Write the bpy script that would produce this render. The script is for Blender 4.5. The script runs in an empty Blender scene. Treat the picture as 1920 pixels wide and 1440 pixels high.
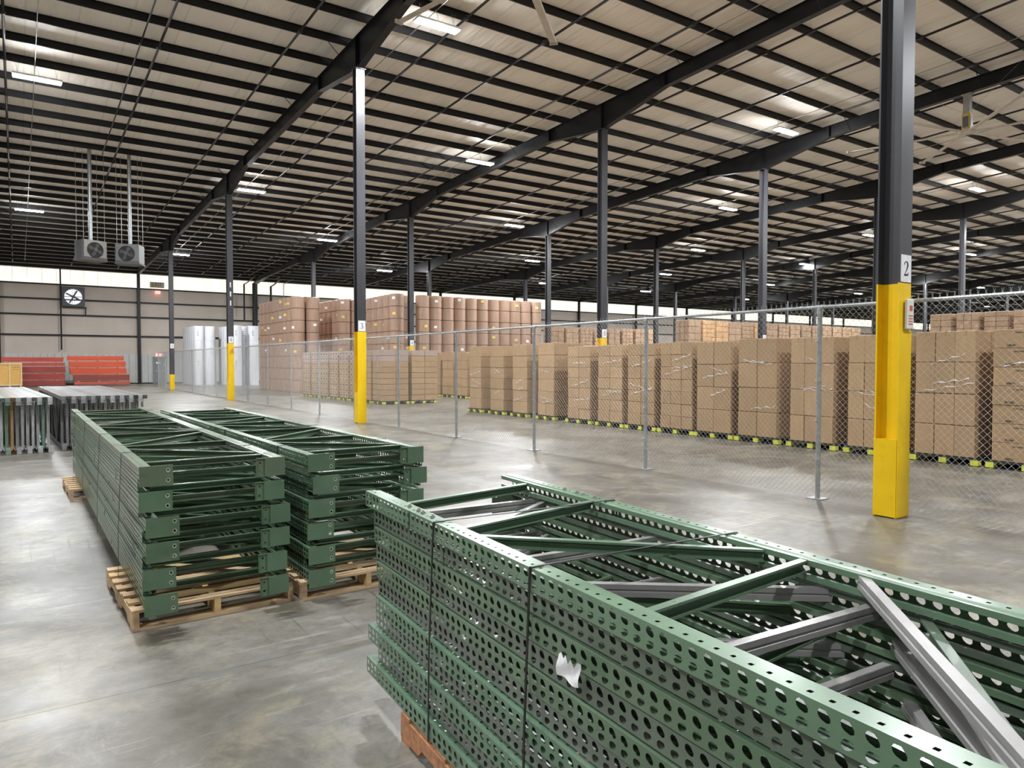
import bpy, math, random
from mathutils import Vector, Matrix
random.seed(7)
PI = math.pi
SC = bpy.context.scene
COL = SC.collection
# ------------------------------------------------------------------ camera, world, exposure
YAW, PITCH, ROLL = .6045, -.03, .0004
CAM = Vector((-8.128, -4.212, 1.737))
fw = Vector((math.sin(YAW)*math.cos(PITCH), math.cos(YAW)*math.cos(PITCH), math.sin(PITCH)))
r0 = Vector((math.cos(YAW), -math.sin(YAW), 0)); u0 = r0.cross(fw)
rr = r0*math.cos(ROLL)+u0*math.sin(ROLL); uu = u0*math.cos(ROLL)-r0*math.sin(ROLL)
cd = bpy.data.cameras.new('camera'); cam = bpy.data.objects.new('camera', cd); COL.objects.link(cam)
cam.matrix_world = Matrix(((rr.x, uu.x, -fw.x, CAM.x), (rr.y, uu.y, -fw.y, CAM.y), (rr.z, uu.z, -fw.z, CAM.z), (0, 0, 0, 1)))
cd.sensor_fit = 'HORIZONTAL'; cd.sensor_width = 36; cd.lens = 1342.7/1920*36; cd.clip_start = .05; cd.clip_end = 500
SC.camera = cam
w = bpy.data.worlds.new('world'); SC.world = w; w.use_nodes = True
w.node_tree.nodes['Background'].inputs[0].default_value = (1, .98, .95, 1)
w.node_tree.nodes['Background'].inputs[1].default_value = .13
SC.view_settings.view_transform = 'Standard'; SC.view_settings.look = 'None'
SC.view_settings.gamma = 1; SC.view_settings.use_curve_mapping = False
SC.view_settings.exposure = 1.15
LAMP_W = 450; UP_W = 85; TUBE = 26; CLERE = .52

# ------------------------------------------------------------------ helpers
class MB:
    def __init__(s): s.v = []; s.f = []; s.m = []; s.s = []
    def add(s, vs, fs, mi=0, sm=False):
        b = len(s.v); s.v += [tuple(p) for p in vs]
        for f in fs: s.f.append(tuple(i+b for i in f)); s.m.append(mi); s.s.append(sm)
    def box(s, x0, y0, z0, x1, y1, z1, mi=0, M=None):
        vs = [Vector(p) for p in ((x0,y0,z0),(x1,y0,z0),(x1,y1,z0),(x0,y1,z0),(x0,y0,z1),(x1,y0,z1),(x1,y1,z1),(x0,y1,z1))]
        if M: vs = [M@p for p in vs]
        s.add(vs, [(0,3,2,1),(4,5,6,7),(0,1,5,4),(1,2,6,5),(2,3,7,6),(3,0,4,7)], mi); return s
    def cbox(s, x0, y0, z0, x1, y1, z1, c, mi=0):     # chamfered box
        P = []
        for z in (z0, z0+c, z1-c, z1):
            k = c if z in (z0, z1) else 0
            P.append([(x0+c,y0+k,z),(x1-c,y0+k,z),(x1-k,y0+c,z),(x1-k,y1-c,z),(x1-c,y1-k,z),(x0+c,y1-k,z),(x0+k,y1-c,z),(x0+k,y0+c,z)])
        s.add([p for r in P for p in r], [tuple(range(7,-1,-1)), tuple(range(24,32))]+[(8*l+i, 8*l+(i+1)%8, 8*l+8+(i+1)%8, 8*l+8+i) for l in range(3) for i in range(8)], mi); return s
    def ext(s, prof, p0, p1, up=(0,0,1), mi=0, sm=False, caps=True):   # extrude closed 2D profile (u,v) from p0 to p1
        p0 = Vector(p0); p1 = Vector(p1); d = (p1-p0).normalized(); up = Vector(up)
        u = d.cross(up)
        if u.length < 1e-5: u = d.cross(Vector((1,0,0)))
        u.normalize(); v = u.cross(d)
        n = len(prof)
        vs = [p+u*a+v*b for p in (p0, p1) for a, b in prof]
        fs = [(i, (i+1)%n, n+(i+1)%n, n+i) for i in range(n)]
        s.add(vs, fs, mi, sm)
        if caps: s.add(vs, [tuple(range(n-1,-1,-1)), tuple(range(n, 2*n))], mi)
        return s
    def tube(s, p0, p1, r, n=8, mi=0, up=(0,0,1)):
        return s.ext([(r*math.cos(2*PI*i/n), r*math.sin(2*PI*i/n)) for i in range(n)], p0, p1, up, mi, True)
    def lathe(s, prof, n=24, mi=0, c=(0,0,0), sm=True):   # (r,z)
        vs = [(c[0]+r*math.cos(2*PI*i/n), c[1]+r*math.sin(2*PI*i/n), c[2]+z) for r, z in prof for i in range(n)]
        for l in range(len(prof)-1): s.add(vs[l*n:(l+2)*n], [(i, (i+1)%n, n+(i+1)%n, n+i) for i in range(n)], mi, sm)
        if prof[0][0] > 0: s.add(vs[:n], [tuple(range(n-1,-1,-1))], mi)
        if prof[-1][0] > 0: s.add(vs[-n:], [tuple(range(n))], mi)
        return s
    def mesh(s, name, mats):
        me = bpy.data.meshes.new(name); me.from_pydata(s.v, [], s.f)
        me.polygons.foreach_set('material_index', s.m); me.polygons.foreach_set('use_smooth', s.s); me.update()
        for m in (mats if isinstance(mats, (list, tuple)) else [mats]): me.materials.append(m)
        return me
    def build(s, name, mats, parent=None, loc=(0,0,0), rot=(0,0,0)):
        return inst(name, s.mesh(name, mats), parent, loc, rot)
def inst(name, me, parent=None, loc=(0,0,0), rot=(0,0,0), scale=(1,1,1), color=None):
    o = bpy.data.objects.new(name, me); COL.objects.link(o); o.parent = parent
    o.location = loc; o.rotation_euler = rot; o.scale = scale
    if color: o.color = (*color, 1)
    return o
def tag(o, label=None, cat=None, group=None, kind=None):
    for k, v in (('label', label), ('category', cat), ('group', group), ('kind', kind)):
        if v: o[k] = v
    return o
def thing(name, label, cat, loc=(0,0,0), rz=0, group=None):
    o = bpy.data.objects.new(name, None); COL.objects.link(o); o.location = loc; o.rotation_euler = (0,0,rz)
    o.empty_display_size = .1
    return tag(o, label, cat, group)
def kids(o): return KID.get(o.name, [])
def copy_tree(o, parent=None, color=None):
    c = o.copy(); COL.objects.link(c); c.parent = parent
    if color: c.color = (*color, 1)
    for ch in list(o.children): copy_tree(ch, c, color)
    return c
def struct(o): o['kind'] = 'structure'; return o
ORD = ['first','second','third','fourth','fifth','sixth','seventh','eighth','ninth','tenth','eleventh','twelfth','thirteenth','fourteenth','fifteenth','sixteenth','seventeenth','eighteenth','nineteenth','twentieth']
def nth(i):
    if i < 20: return ORD[i]
    t = ['twenty','thirty','forty','fifty'][(i+1)//10-2]; k = (i+1)%10
    return t+'-'+ORD[k-1] if k else {'twenty':'twentieth','thirty':'thirtieth','forty':'fortieth','fifty':'fiftieth'}[t]

# ------------------------------------------------------------------ materials
def mat(name, col=(.5,.5,.5), rough=.5, metal=0, var=.12, scale=6, bump=0, objcol=False, stretch=(1,1,1), wear=None, wearamt=.5, spec=.5, coat=0):
    m = bpy.data.materials.new(name); m.use_nodes = True; nt = m.node_tree; N = nt.nodes; L = nt.links
    b = N['Principled BSDF']; b.inputs['Metallic'].default_value = metal; b.inputs['Specular IOR Level'].default_value = spec
    b.inputs['Coat Weight'].default_value = coat; b.inputs['Coat Roughness'].default_value = .2
    tc = N.new('ShaderNodeTexCoord'); mp = N.new('ShaderNodeMapping'); mp.inputs['Scale'].default_value = stretch
    L.new(tc.outputs['Object'], mp.inputs[0])
    oi = N.new('ShaderNodeObjectInfo')
    ad = N.new('ShaderNodeVectorMath'); ad.operation = 'ADD'; L.new(mp.outputs[0], ad.inputs[0])
    ml = N.new('ShaderNodeMath'); ml.operation = 'MULTIPLY'; ml.inputs[1].default_value = 37; L.new(oi.outputs['Random'], ml.inputs[0]); L.new(ml.outputs[0], ad.inputs[1])
    no = N.new('ShaderNodeTexNoise'); no.inputs['Scale'].default_value = scale; no.inputs['Detail'].default_value = 5; L.new(ad.outputs[0], no.inputs[0])
    mr = N.new('ShaderNodeMapRange'); mr.inputs[3].default_value = 1-var; mr.inputs[4].default_value = 1+var; mr.inputs[1].default_value = .3; mr.inputs[2].default_value = .7
    L.new(no.outputs['Fac'], mr.inputs[0])
    mx = N.new('ShaderNodeVectorMath'); mx.operation = 'MULTIPLY'; L.new(mr.outputs[0], mx.inputs[1])
    if objcol: L.new(oi.outputs['Color'], mx.inputs[0])
    else: mx.inputs[0].default_value = col
    out = mx.outputs[0]
    if wear:
        n2 = N.new('ShaderNodeTexNoise'); n2.inputs['Scale'].default_value = scale*2.3; n2.inputs['Detail'].default_value = 8; n2.inputs['Roughness'].default_value = .7; L.new(ad.outputs[0], n2.inputs[0])
        cr = N.new('ShaderNodeMapRange'); cr.inputs[1].default_value = .56; cr.inputs[2].default_value = .72; cr.inputs[4].default_value = wearamt; L.new(n2.outputs['Fac'], cr.inputs[0])
        mi = N.new('ShaderNodeMix'); mi.data_type = 'RGBA'; L.new(cr.outputs[0], mi.inputs[0]); L.new(out, mi.inputs[6]); mi.inputs[7].default_value = (*wear, 1); out = mi.outputs[2]
    L.new(out, b.inputs['Base Color'])
    r2 = N.new('ShaderNodeMapRange'); r2.inputs[3].default_value = max(.02, rough-.08); r2.inputs[4].default_value = min(1, rough+.08); L.new(no.outputs['Fac'], r2.inputs[0]); L.new(r2.outputs[0], b.inputs['Roughness'])
    if bump:
        bp = N.new('ShaderNodeBump'); bp.inputs['Strength'].default_value = bump; bp.inputs['Distance'].default_value = .01; L.new(no.outputs['Fac'], bp.inputs['Height']); L.new(bp.outputs[0], b.inputs['Normal'])
    return m
def emit(name, col, st):
    m = bpy.data.materials.new(name); m.use_nodes = True; b = m.node_tree.nodes['Principled BSDF']
    b.inputs['Base Color'].default_value = (.8,.8,.8,1); b.inputs['Emission Color'].default_value = (*col, 1); b.inputs['Emission Strength'].default_value = st
    return m
BLACK = mat('black_steel_paint', (.008,.008,.009), .45, var=.25, scale=3, spec=.35)
COLM = mat('column_paint', (.055,.055,.062), .34, var=.2, scale=2, stretch=(1,1,.2))
YEL = mat('yellow_paint', (.86,.56,.002), .42, var=.05, scale=3, wear=(.50,.30,.01), wearamt=.3)
GREEN = mat('green_rack_paint', coat=.25, rough=.30, var=.16, scale=4, objcol=True, wear=(.22,.21,.17), wearamt=.35)
GREY = mat('grey_rack_paint', rough=.33, coat=.2, var=.2, scale=4, objcol=True, wear=(.18,.13,.09), wearamt=.4)
SCUFF = mat('worn_bare_steel', (.55,.56,.52), .5, var=.3, scale=60)
BOLT = mat('zinc_bolt', (.55,.55,.5), .35, metal=.7)
GALV = mat('galvanised_steel', (.42,.44,.45), .38, metal=.75, var=.15, scale=12)
WIRE = mat('galvanised_wire', (.42,.43,.42), .45, metal=.5, var=.1)
PIPE = mat('sprinkler_pipe_paint', (.014,.011,.011), .5)
CONDUIT = mat('conduit_metal', (.35,.34,.31), .4, metal=.5)
WOOD = mat('pallet_wood', (.52,.37,.22), .8, var=.25, scale=5, stretch=(.6,4,4), bump=.3, wear=(.28,.18,.10), wearamt=.6)
WOODR = mat('old_pallet_wood', (.46,.22,.11), .8, var=.3, scale=8, stretch=(1,3,3), bump=.3, wear=(.2,.1,.05), wearamt=.6)
WOODY = mat('fresh_pallet_wood', (.52,.36,.17), .75, var=.2, scale=5, stretch=(.6,4,4))
CARD = mat('cardboard', rough=.72, var=.06, scale=3, objcol=True, spec=.35)
TAPE = mat('carton_tape', (.36,.24,.13), .35, var=.08)
PRINT = mat('carton_print', (.10,.07,.05), .7)
FARC = mat('stacked_cardboard', rough=.7, var=.2, scale=3, objcol=True)
FILM = mat('stretch_film', (.75,.73,.72), .25, var=.2, scale=14, spec=.8)
KRAFT = mat('wrapped_kraft_paper', (.37,.24,.17), .38, var=.16, scale=4, stretch=(6,6,.4), coat=.3, wear=(.52,.38,.29), wearamt=.5)
WHITEP = mat('white_wrapped_paper', (.60,.61,.64), .5, var=.10, scale=3, stretch=(6,6,.3))
LBLW = mat('white_label', (.8,.8,.82), .6, var=.1, scale=30)
LBLY = mat('yellow_label', (.78,.58,.14), .6)
INK = mat('ink', (.02,.02,.02), .6)
REDI = mat('orange_ink', (.6,.12,.02), .6)
BLKB = mat('black_plastic_pallet', (.02,.02,.02), .6)
YBLK = mat('yellow_pallet_block', (.62,.62,.06), .6, var=.15)
ORANGE = mat('orange_beam_paint', rough=.45, var=.15, scale=3, objcol=True)
OSB = mat('osb_board', (.62,.36,.10), .7, var=.35, scale=30, stretch=(1,1,3))
LUMB = mat('crate_lumber', (.68,.50,.26), .75, var=.15, scale=6)
WALLP = mat('painted_wall_panel', (.52,.46,.40), .6, var=.06, scale=.8)
WAINS = mat('grey_liner_panel', (.50,.51,.49), .5, var=.06, scale=2)
DOORM = mat('grey_door_paint', (.20,.21,.23), .45, var=.1)
HEATG = mat('heater_enamel', (.27,.26,.23), .45, var=.1)
HEATM = mat('mid_grey_heater_enamel', (.15,.15,.15), .45, var=.1)
HEATD = mat('dark_heater_enamel', (.07,.07,.07), .45, var=.1)
ALU = mat('fan_blade_aluminium', (.52,.47,.40), .4, metal=.3)
FANY = mat('yellow_fan_motor', (.45,.28,.04), .5)
SIGNG = mat('weathered_sign_board', (.46,.41,.33), .6, var=.2, scale=8)
SIGNT = mat('brown_sign_letters', (.10,.03,.02), .6)
FIXW = mat('fixture_white', (.75,.75,.75), .4)
STRAP = mat('steel_strapping', (.015,.015,.015), .4, metal=.4)
TUBEM = emit('led_tube', (.93,.97,1), TUBE)
CLEREM = bpy.data.materials.new('daylit_fibreglass_panel'); CLEREM.use_nodes = True
def _clere():
    nt = CLEREM.node_tree; b = nt.nodes['Principled BSDF']; no = nt.nodes.new('ShaderNodeTexNoise'); no.inputs['Scale'].default_value = 1.4
    tc = nt.nodes.new('ShaderNodeTexCoord'); nt.links.new(tc.outputs['Object'], no.inputs[0])
    mr = nt.nodes.new('ShaderNodeMapRange'); mr.inputs[3].default_value = CLERE*.7; mr.inputs[4].default_value = CLERE*1.2; nt.links.new(no.outputs['Fac'], mr.inputs[0])
    b.inputs['Base Color'].default_value = (.6,.6,.5,1); b.inputs['Emission Color'].default_value = (1,.97,.78,1); nt.links.new(mr.outputs[0], b.inputs['Emission Strength'])
_clere()
SHUT = emit('daylit_louvre', (.80,.86,1), .5)
REDLIT = emit('lit_red_exit', (1,.22,.16), 1.0)

def floor_mat():
    m = bpy.data.materials.new('polished_concrete'); m.use_nodes = True; nt = m.node_tree; N = nt.nodes; L = nt.links; b = N['Principled BSDF']
    tc = N.new('ShaderNodeTexCoord')
    def noise(sc, det=6, rough=.6, stretch=None, dist=0, rot=0):
        n = N.new('ShaderNodeTexNoise'); n.inputs['Scale'].default_value = sc; n.inputs['Detail'].default_value = det; n.inputs['Roughness'].default_value = rough; n.inputs['Distortion'].default_value = dist
        src = tc.outputs['Object']
        if stretch:
            mp = N.new('ShaderNodeMapping'); mp.inputs['Scale'].default_value = stretch; mp.inputs['Rotation'].default_value = (0,0,rot); L.new(src, mp.inputs[0]); src = mp.outputs[0]
        L.new(src, n.inputs[0]); return n.outputs['Fac']
    def ramp(f, a, bb, lo=0, hi=1):
        r = N.new('ShaderNodeMapRange'); r.inputs[1].default_value = a; r.inputs[2].default_value = bb; r.inputs[3].default_value = lo; r.inputs[4].default_value = hi; L.new(f, r.inputs[0]); return r.outputs[0]
    def mix(fac, a, c, bl='MIX'):
        x = N.new('ShaderNodeMix'); x.data_type = 'RGBA'; x.blend_type = bl
        if isinstance(fac, float): x.inputs[0].default_value = fac
        else: L.new(fac, x.inputs[0])
        for s_, v in ((6, a), (7, c)):
            if isinstance(v, tuple): x.inputs[s_].default_value = (*v, 1)
            else: L.new(v, x.inputs[s_])
        return x.outputs[2]
    c = mix(ramp(noise(.35, 5, .55, dist=.6), .38, .62), (.092,.083,.067), (.205,.192,.166))
    c = mix(ramp(noise(1.1, 9, .68, dist=1.2), .50, .60, 0, .7), c, (.255,.228,.158))
    c = mix(ramp(noise(.8, 9, .72, dist=.8), .54, .64, 0, .8), c, (.075,.069,.060))
    c = mix(ramp(noise(9, 10, .8), .42, .62, 0, .55), c, (.085,.078,.067))
    c = mix(ramp(noise(2.6, 10, .78, dist=.5), .54, .66, 0, .6), c, (.27,.255,.225))
    def streak(sc, st, rot, lo, hi, col, amt, msk):
        nonlocal c
        q = N.new('ShaderNodeMath'); q.operation = 'MULTIPLY'; L.new(ramp(noise(sc, 6, .55, st, .15, rot), lo, hi, 0, amt), q.inputs[0]); L.new(ramp(noise(msk, 4, .6), .50, .62), q.inputs[1])
        c = mix(q.outputs[0], c, col)
    streak(.8, (1, 45, 1), .5, .60, .64, (.36,.34,.31), .8, .55)
    streak(.7, (1, 55, 1), -.7, .60, .64, (.34,.33,.30), .7, .5)
    streak(.6, (40, 1, 1), .15, .60, .65, (.05,.047,.045), .6, .4)
    streak(.5, (1, 30, 1), 1.1, .60, .66, (.06,.057,.053), .6, .45)
    # saw-cut joints on the column grid
    sp = N.new('ShaderNodeSeparateXYZ'); L.new(tc.outputs['Object'], sp.inputs[0])
    def line(ax, pitch, off):
        a = N.new('ShaderNodeMath'); a.operation = 'ADD'; a.inputs[1].default_value = off+1000*pitch; L.new(sp.outputs[ax], a.inputs[0])
        mo = N.new('ShaderNodeMath'); mo.operation = 'MODULO'; mo.inputs[1].default_value = pitch; L.new(a.outputs[0], mo.inputs[0])
        d = N.new('ShaderNodeMath'); d.operation = 'SUBTRACT'; d.inputs[1].default_value = pitch/2; L.new(mo.outputs[0], d.inputs[0])
        e = N.new('ShaderNodeMath'); e.operation = 'ABSOLUTE'; L.new(d.outputs[0], e.inputs[0]); return e.outputs[0]
    for ax, p in ((1, 7.62), (0, 9.25)):
        off = p/2
        d = line(ax, p, off)
        c = mix(ramp(d, .0035, .006, .85, 0), c, (.04,.038,.035))
        soft = N.new('ShaderNodeMath'); soft.operation = 'MULTIPLY'; L.new(ramp(d, .02, .34, .95, 0), soft.inputs[0]); L.new(ramp(noise(2.2, 8, .7, (.6,3,1) if ax else (3,.6,1)), .48, .62), soft.inputs[1])
        c = mix(soft.outputs[0], c, (.15,.15,.145))
    L.new(c, b.inputs['Base Color'])
    L.new(ramp(noise(1.3, 7, .65), .3, .7, .28, .48), b.inputs['Roughness'])
    b.inputs['Specular IOR Level'].default_value = .55
    bp = N.new('ShaderNodeBump'); bp.inputs['Strength'].default_value = .08; bp.inputs['Distance'].default_value = .02; L.new(noise(9, 6, .6), bp.inputs['Height']); L.new(bp.outputs[0], b.inputs['Normal'])
    return m
FLOOR = floor_mat()
def deck_mat():
    m = mat('insulation_facing', (.84,.77,.68), .6, var=.07, scale=.7, stretch=(1,.6,1)); nt = m.node_tree; N = nt.nodes; L = nt.links; b = N['Principled BSDF']
    src = b.inputs['Base Color'].links[0].from_socket
    tc = N.new('ShaderNodeTexCoord'); wv = N.new('ShaderNodeTexWave'); wv.bands_direction = 'X'; wv.inputs['Scale'].default_value = .262; wv.inputs['Distortion'].default_value = .25; wv.inputs['Detail Scale'].default_value = .6
    L.new(tc.outputs['Object'], wv.inputs[0]); r = N.new('ShaderNodeMapRange'); r.inputs[1].default_value = .992; r.inputs[2].default_value = 1; r.inputs[4].default_value = .2; L.new(wv.outputs['Fac'], r.inputs[0])
    x = N.new('ShaderNodeMix'); x.data_type = 'RGBA'; L.new(r.outputs[0], x.inputs[0]); L.new(src, x.inputs[6]); x.inputs[7].default_value = (.25,.2,.17,1)
    L.new(x.outputs[2], b.inputs['Base Color'])
    n = N.new('ShaderNodeTexNoise'); n.inputs['Scale'].default_value = 1.1; mp = N.new('ShaderNodeMapping'); mp.inputs['Scale'].default_value = (3,.7,1); L.new(tc.outputs['Object'], mp.inputs[0]); L.new(mp.outputs[0], n.inputs[0])
    bp = N.new('ShaderNodeBump'); bp.inputs['Strength'].default_value = .5; bp.inputs['Distance'].default_value = .15; L.new(n.outputs['Fac'], bp.inputs['Height']); L.new(bp.outputs[0], b.inputs['Normal'])
    return m
DECK = deck_mat()

# ------------------------------------------------------------------ the building
BX, BY, YW = 9.25, 15.24, 60.96
NF = 18
X0, X1, YB = -20.0, 9.25*17+6, -14.0
def zt(y): return 10.97-.041*(y-15.24)          # top of rafter / underside of purlins
PH = .22
struct(MB().box(X0, YB, -.2, X1, YW+.3, 0).build('floor', FLOOR))
m = MB(); a, b_ = zt(YB)+PH, zt(YW)+PH
m.add([(X0,YB,a),(X1,YB,a),(X1,YW+.3,b_),(X0,YW+.3,b_),(X0,YB,a+.15),(X1,YB,a+.15),(X1,YW+.3,b_+.15),(X0,YW+.3,b_+.15)], [(0,1,2,3),(7,6,5,4),(0,4,5,1),(1,5,6,2),(2,6,7,3),(3,7,4,0)])
struct(m.build('ceiling', DECK))
# back wall: ribbed liner below 2.41 m, flat insulated panels to 7.7, clerestory above
m = MB()
m.box(X0, YW+.05, 2.41, X1, YW+.3, 7.7, 0)
m.box(X0, YW+.05, 8.9, X1, YW+.3, 9.5, 0)
x = X0
while x < 100:
    m.box(x+.01, YW, 0, x+.43, YW+.3, 2.41, 1); m.box(x+.43, YW+.03, 0, x+.46, YW+.3, 2.41, 1); x += .46
m.box(100, YW, 0, X1, YW+.3, 2.41, 1)
struct(m.build('wall_back', [WALLP, WAINS]))
struct(MB().box(X1, YB, 0, X1+.3, YW+.3, 12.2).build('wall_right', WALLP))
# clerestory: one window of ribbed translucent sheets for each bay
SHEET = MB()
for k in range(10): SHEET.box(k*.925+.012, 0, 7.72, (k+1)*.925-.012, .05, 8.88)
SHEET.box(0, .055, 7.7, 9.25, .1, 8.9, 1)
SHEETM = SHEET.mesh('window_sheet', [CLEREM, HEATG])
for i in range(-2, NF): struct(inst('window_%d' % (i+3), SHEETM, loc=(i*BX, YW+.1, 0)))
# girts, eave strut
for n, (z, h) in enumerate(((7.66,.10), (6.52,.11), (5.33,.11), (3.78,.11))):
    struct(MB().ext([(-.1,0),(0,0),(0,.02),(-.08,.02),(-.08,h),(-.1,h)], (X0,YW-.12,z), (X1,YW-.12,z)).box(X0,YW-.12,z+h-.02,X1,YW+.04,z+h).build('trim_%d' % (n+1), BLACK))
struct(MB().box(X0, YW-.16, 8.92, X1, YW-.02, 9.22).box(X0, YW-.26, 8.9, X1, YW-.02, 8.93).build('trim_5', BLACK))
struct(MB().tube((X0,YW-.45,9.16), (X1,YW-.45,9.16), .05, 6).build('trim_6', CONDUIT))
struct(MB().box(X0, YW-.04, 0, 1.05, YW-.01, .09).box(2.02, YW-.04, 0, X1, YW-.01, .09).build('baseboard_back', BLACK))

# frames: columns and tapered rafters
def hsec(mb, z0, z1, wd=.255, tf=.018, tw=.012):
    h = wd/2
    mb.box(-h,-h,z0,h,-h+tf,z1).box(-h,h-tf,z0,h,h,z1).box(-tw/2,-h+tf,z0,tw/2,h-tf,z1); return mb
H = [zt(n*BY)-.93 for n in range(4)]
SHAFT = [hsec(MB(), 2.62 if n < 3 else .97, H[n]).box(-.16,-.16,H[n],.16,.16,H[n]+.02).mesh('column_shaft', COLM) for n in range(4)]
BASE = hsec(MB(), 0.0, 2.62).mesh('column_base', YEL)
BASES = hsec(MB(), 0.0, .97).mesh('column_base', YEL)
GUARD = MB().box(-.137,-.128,.012,-.128,.128,.88).box(-.128,-.128,.87,-.01,.128,.88).mesh('guard_plate', YEL)
GUARDF = MB().box(-.13,-.139,.012,.13,-.129,2.08).mesh('guard_plate', YEL)
SIGN = MB().box(-.11,-.1345,2.63,.11,-.1285,2.93).mesh('number_sign', LBLW)
STROKES = {   # (x, z, width) polylines on a 1 x 1.5 cell
 '2': [[(.12,1.12,.05),(.15,1.3,.09),(.32,1.44,.05),(.55,1.46,.06),(.74,1.3,.16),(.76,1.05,.2),(.62,.72,.13),(.38,.38,.06),(.12,.1,.04)],[(.1,.08,.13),(.5,.1,.17),(.82,.1,.1),(.86,.34,.03)]],
 '3': [[(.14,1.22,.09),(.25,1.42,.06),(.5,1.47,.06),(.7,1.3,.15),(.68,1.02,.12),(.4,.8,.05)],[(.4,.8,.05),(.72,.66,.12),(.8,.38,.18),(.66,.1,.1),(.38,.02,.05),(.16,.12,.06),(.12,.3,.1)]],
 '4': [[(.6,0,.16),(.6,1.48,.16)],[(.6,1.48,.04),(.06,.46,.04)],[(.06,.42,.08),(.9,.42,.08)]],
 '5': [[(.24,1.45,.06),(.76,1.45,.12)],[(.24,1.45,.05),(.2,.8,.05)],[(.2,.8,.05),(.5,.92,.07),(.76,.72,.14),(.8,.4,.18),(.6,.08,.1),(.34,.02,.05),(.14,.2,.09)]]}
def strokes(mb, lines, ox, oy, oz, sc, mi=0, face=-1, th=.004):
    for ln in lines:
        for (x0,z0,w0), (x1,z1,w1) in zip(ln, ln[1:]):
            dx, dz = x1-x0, z1-z0; l = math.hypot(dx, dz) or 1; nx, nz = -dz/l/2, dx/l/2; ex, ez = dx/l*.02, dz/l*.02
            q = [(x0-ex+nx*w0,z0-ez+nz*w0),(x1+ex+nx*w1,z1+ez+nz*w1),(x1+ex-nx*w1,z1+ez-nz*w1),(x0-ex-nx*w0,z0-ez-nz*w0)]
            vs = [(ox+a*sc, oy, oz+b*sc) for a, b in q]+[(ox+a*sc, oy+face*th, oz+b*sc) for a, b in q]
            mb.add(vs, [(0,1,2,3),(7,6,5,4),(0,4,5,1),(1,5,6,2),(2,6,7,3),(3,7,4,0)], mi)
    return mb
NUM = [strokes(MB(), STROKES[str(n+2)], -.052, -.1345, 2.70, .108).mesh('numeral', INK) for n in range(4)]
LINE = ['the fence line','the row just behind the fence','the third column line','the fourth column line']
for mfr in range(-1, NF):
    for n in range(0, 4):
        if n == 0 and mfr not in (-1, 0, 1, 2): continue
        pos = 'on the fence line' if mfr == 0 else ('left of the fence line' if mfr < 0 else '%s line right of the fence' % nth(mfr-1))
        lab = 'black steel column with yellow base marked %d, %s' % (n+2, pos)
        if mfr == 0: lab = ['large near yellow and black column marked 2 by the fence','yellow and black column marked 3 behind the green stacks','yellow and black column marked 4 before white rolls','column marked 5 with short yellow foot near the door'][n]
        c = thing('steel_column', lab, 'column', (mfr*BX, n*BY, 0), 0, 'steel columns of the building')
        inst('column_shaft', SHAFT[n], c)
        inst('column_base', BASE if n < 3 else BASES, c)
        if n < 3: inst('guard_plate', GUARD, c)
        if n == 0: inst('guard_plate', GUARDF, c)
        s_ = inst('number_sign', SIGN, c); inst('numeral', NUM[n], s_)
        if mfr == 0 and n == 2:
            g = MB(); 
            for k in range(3): g.box(-.03,-.14,4.35+.42*k,.03,-.128,4.58+.42*k)
            g.build('reflector', LBLW, c)
            strokes(MB(), [[(0,0,.1),(.1,.7,.1),(.5,.8,.1),(.6,0,.12)],[(.2,.4,.1),(.7,.4,.1)],[(.3,.9,.1),(.6,1.2,.1)]], -.03, -.1285, 2.12, .22).build('marking', REDI, c)
nb = thing('notice_holder', 'white notice holder on the column marked 2', 'notice', (-.035,-.142,2.11))
MB().cbox(0,-.03,0,.145,0,.33,.006).build('case', FIXW, nb)
q = MB(); q.box(.05,-.032,.2,.11,-.0305,.26)
for k in range(4): q.box(.03,-.032,.05+.03*k,.12,-.0305,.062+.03*k)
q.build('paper_print', REDI, nb)
KD = 3.05
def rafter_mesh():
    m = MB(); ys = [YB]
    rows = [n*BY for n in range(0, 4)]
    pts = [(YB, .45)]
    for y in rows: pts += [(y-KD, .45), (y-.13, .90), (y+.13, .90), (y+KD, .45)]
    pts += [(YW-.3, .30)]
    tw = .006
    for (ya, da), (yb, db) in zip(pts, pts[1:]):
        za, zb = zt(ya), zt(yb)
        m.add([(x,y,z) for x in (-tw,tw) for y, z in ((ya,za-.012),(yb,zb-.012),(yb,zb-db),(ya,za-da))], [(3,2,1,0),(4,5,6,7)])
        for w_, top in ((.1, 1), (.1, 0)):
            z0a, z0b = (za-.014, zb-.014) if top else (za-da-.014, zb-db-.014)
            m.add([(-w_,ya,z0a),(w_,ya,z0a),(w_,yb,z0b),(-w_,yb,z0b),(-w_,ya,z0a+.014),(w_,ya,z0a+.014),(w_,yb,z0b+.014),(-w_,yb,z0b+.014)], [(0,3,2,1),(4,5,6,7),(0,1,5,4),(1,2,6,5),(2,3,7,6),(3,0,4,7)])
    for y in rows:
        for yy, d in ((y-KD,.45),(y+KD,.45),(y,.90)):
            m.box(-.1, yy-.012, zt(yy)-d, .1, yy+.012, zt(yy)-.01)
    return m.mesh('beam', BLACK)
RM = rafter_mesh()
BRC = MB().tube((0,0,0), (.62,0,.60), .012, 4).mesh('flange_brace', BLACK)
PUR = [.66+1.524*k for k in range(-9, 40) if .66+1.524*k < YW-.5]
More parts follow.
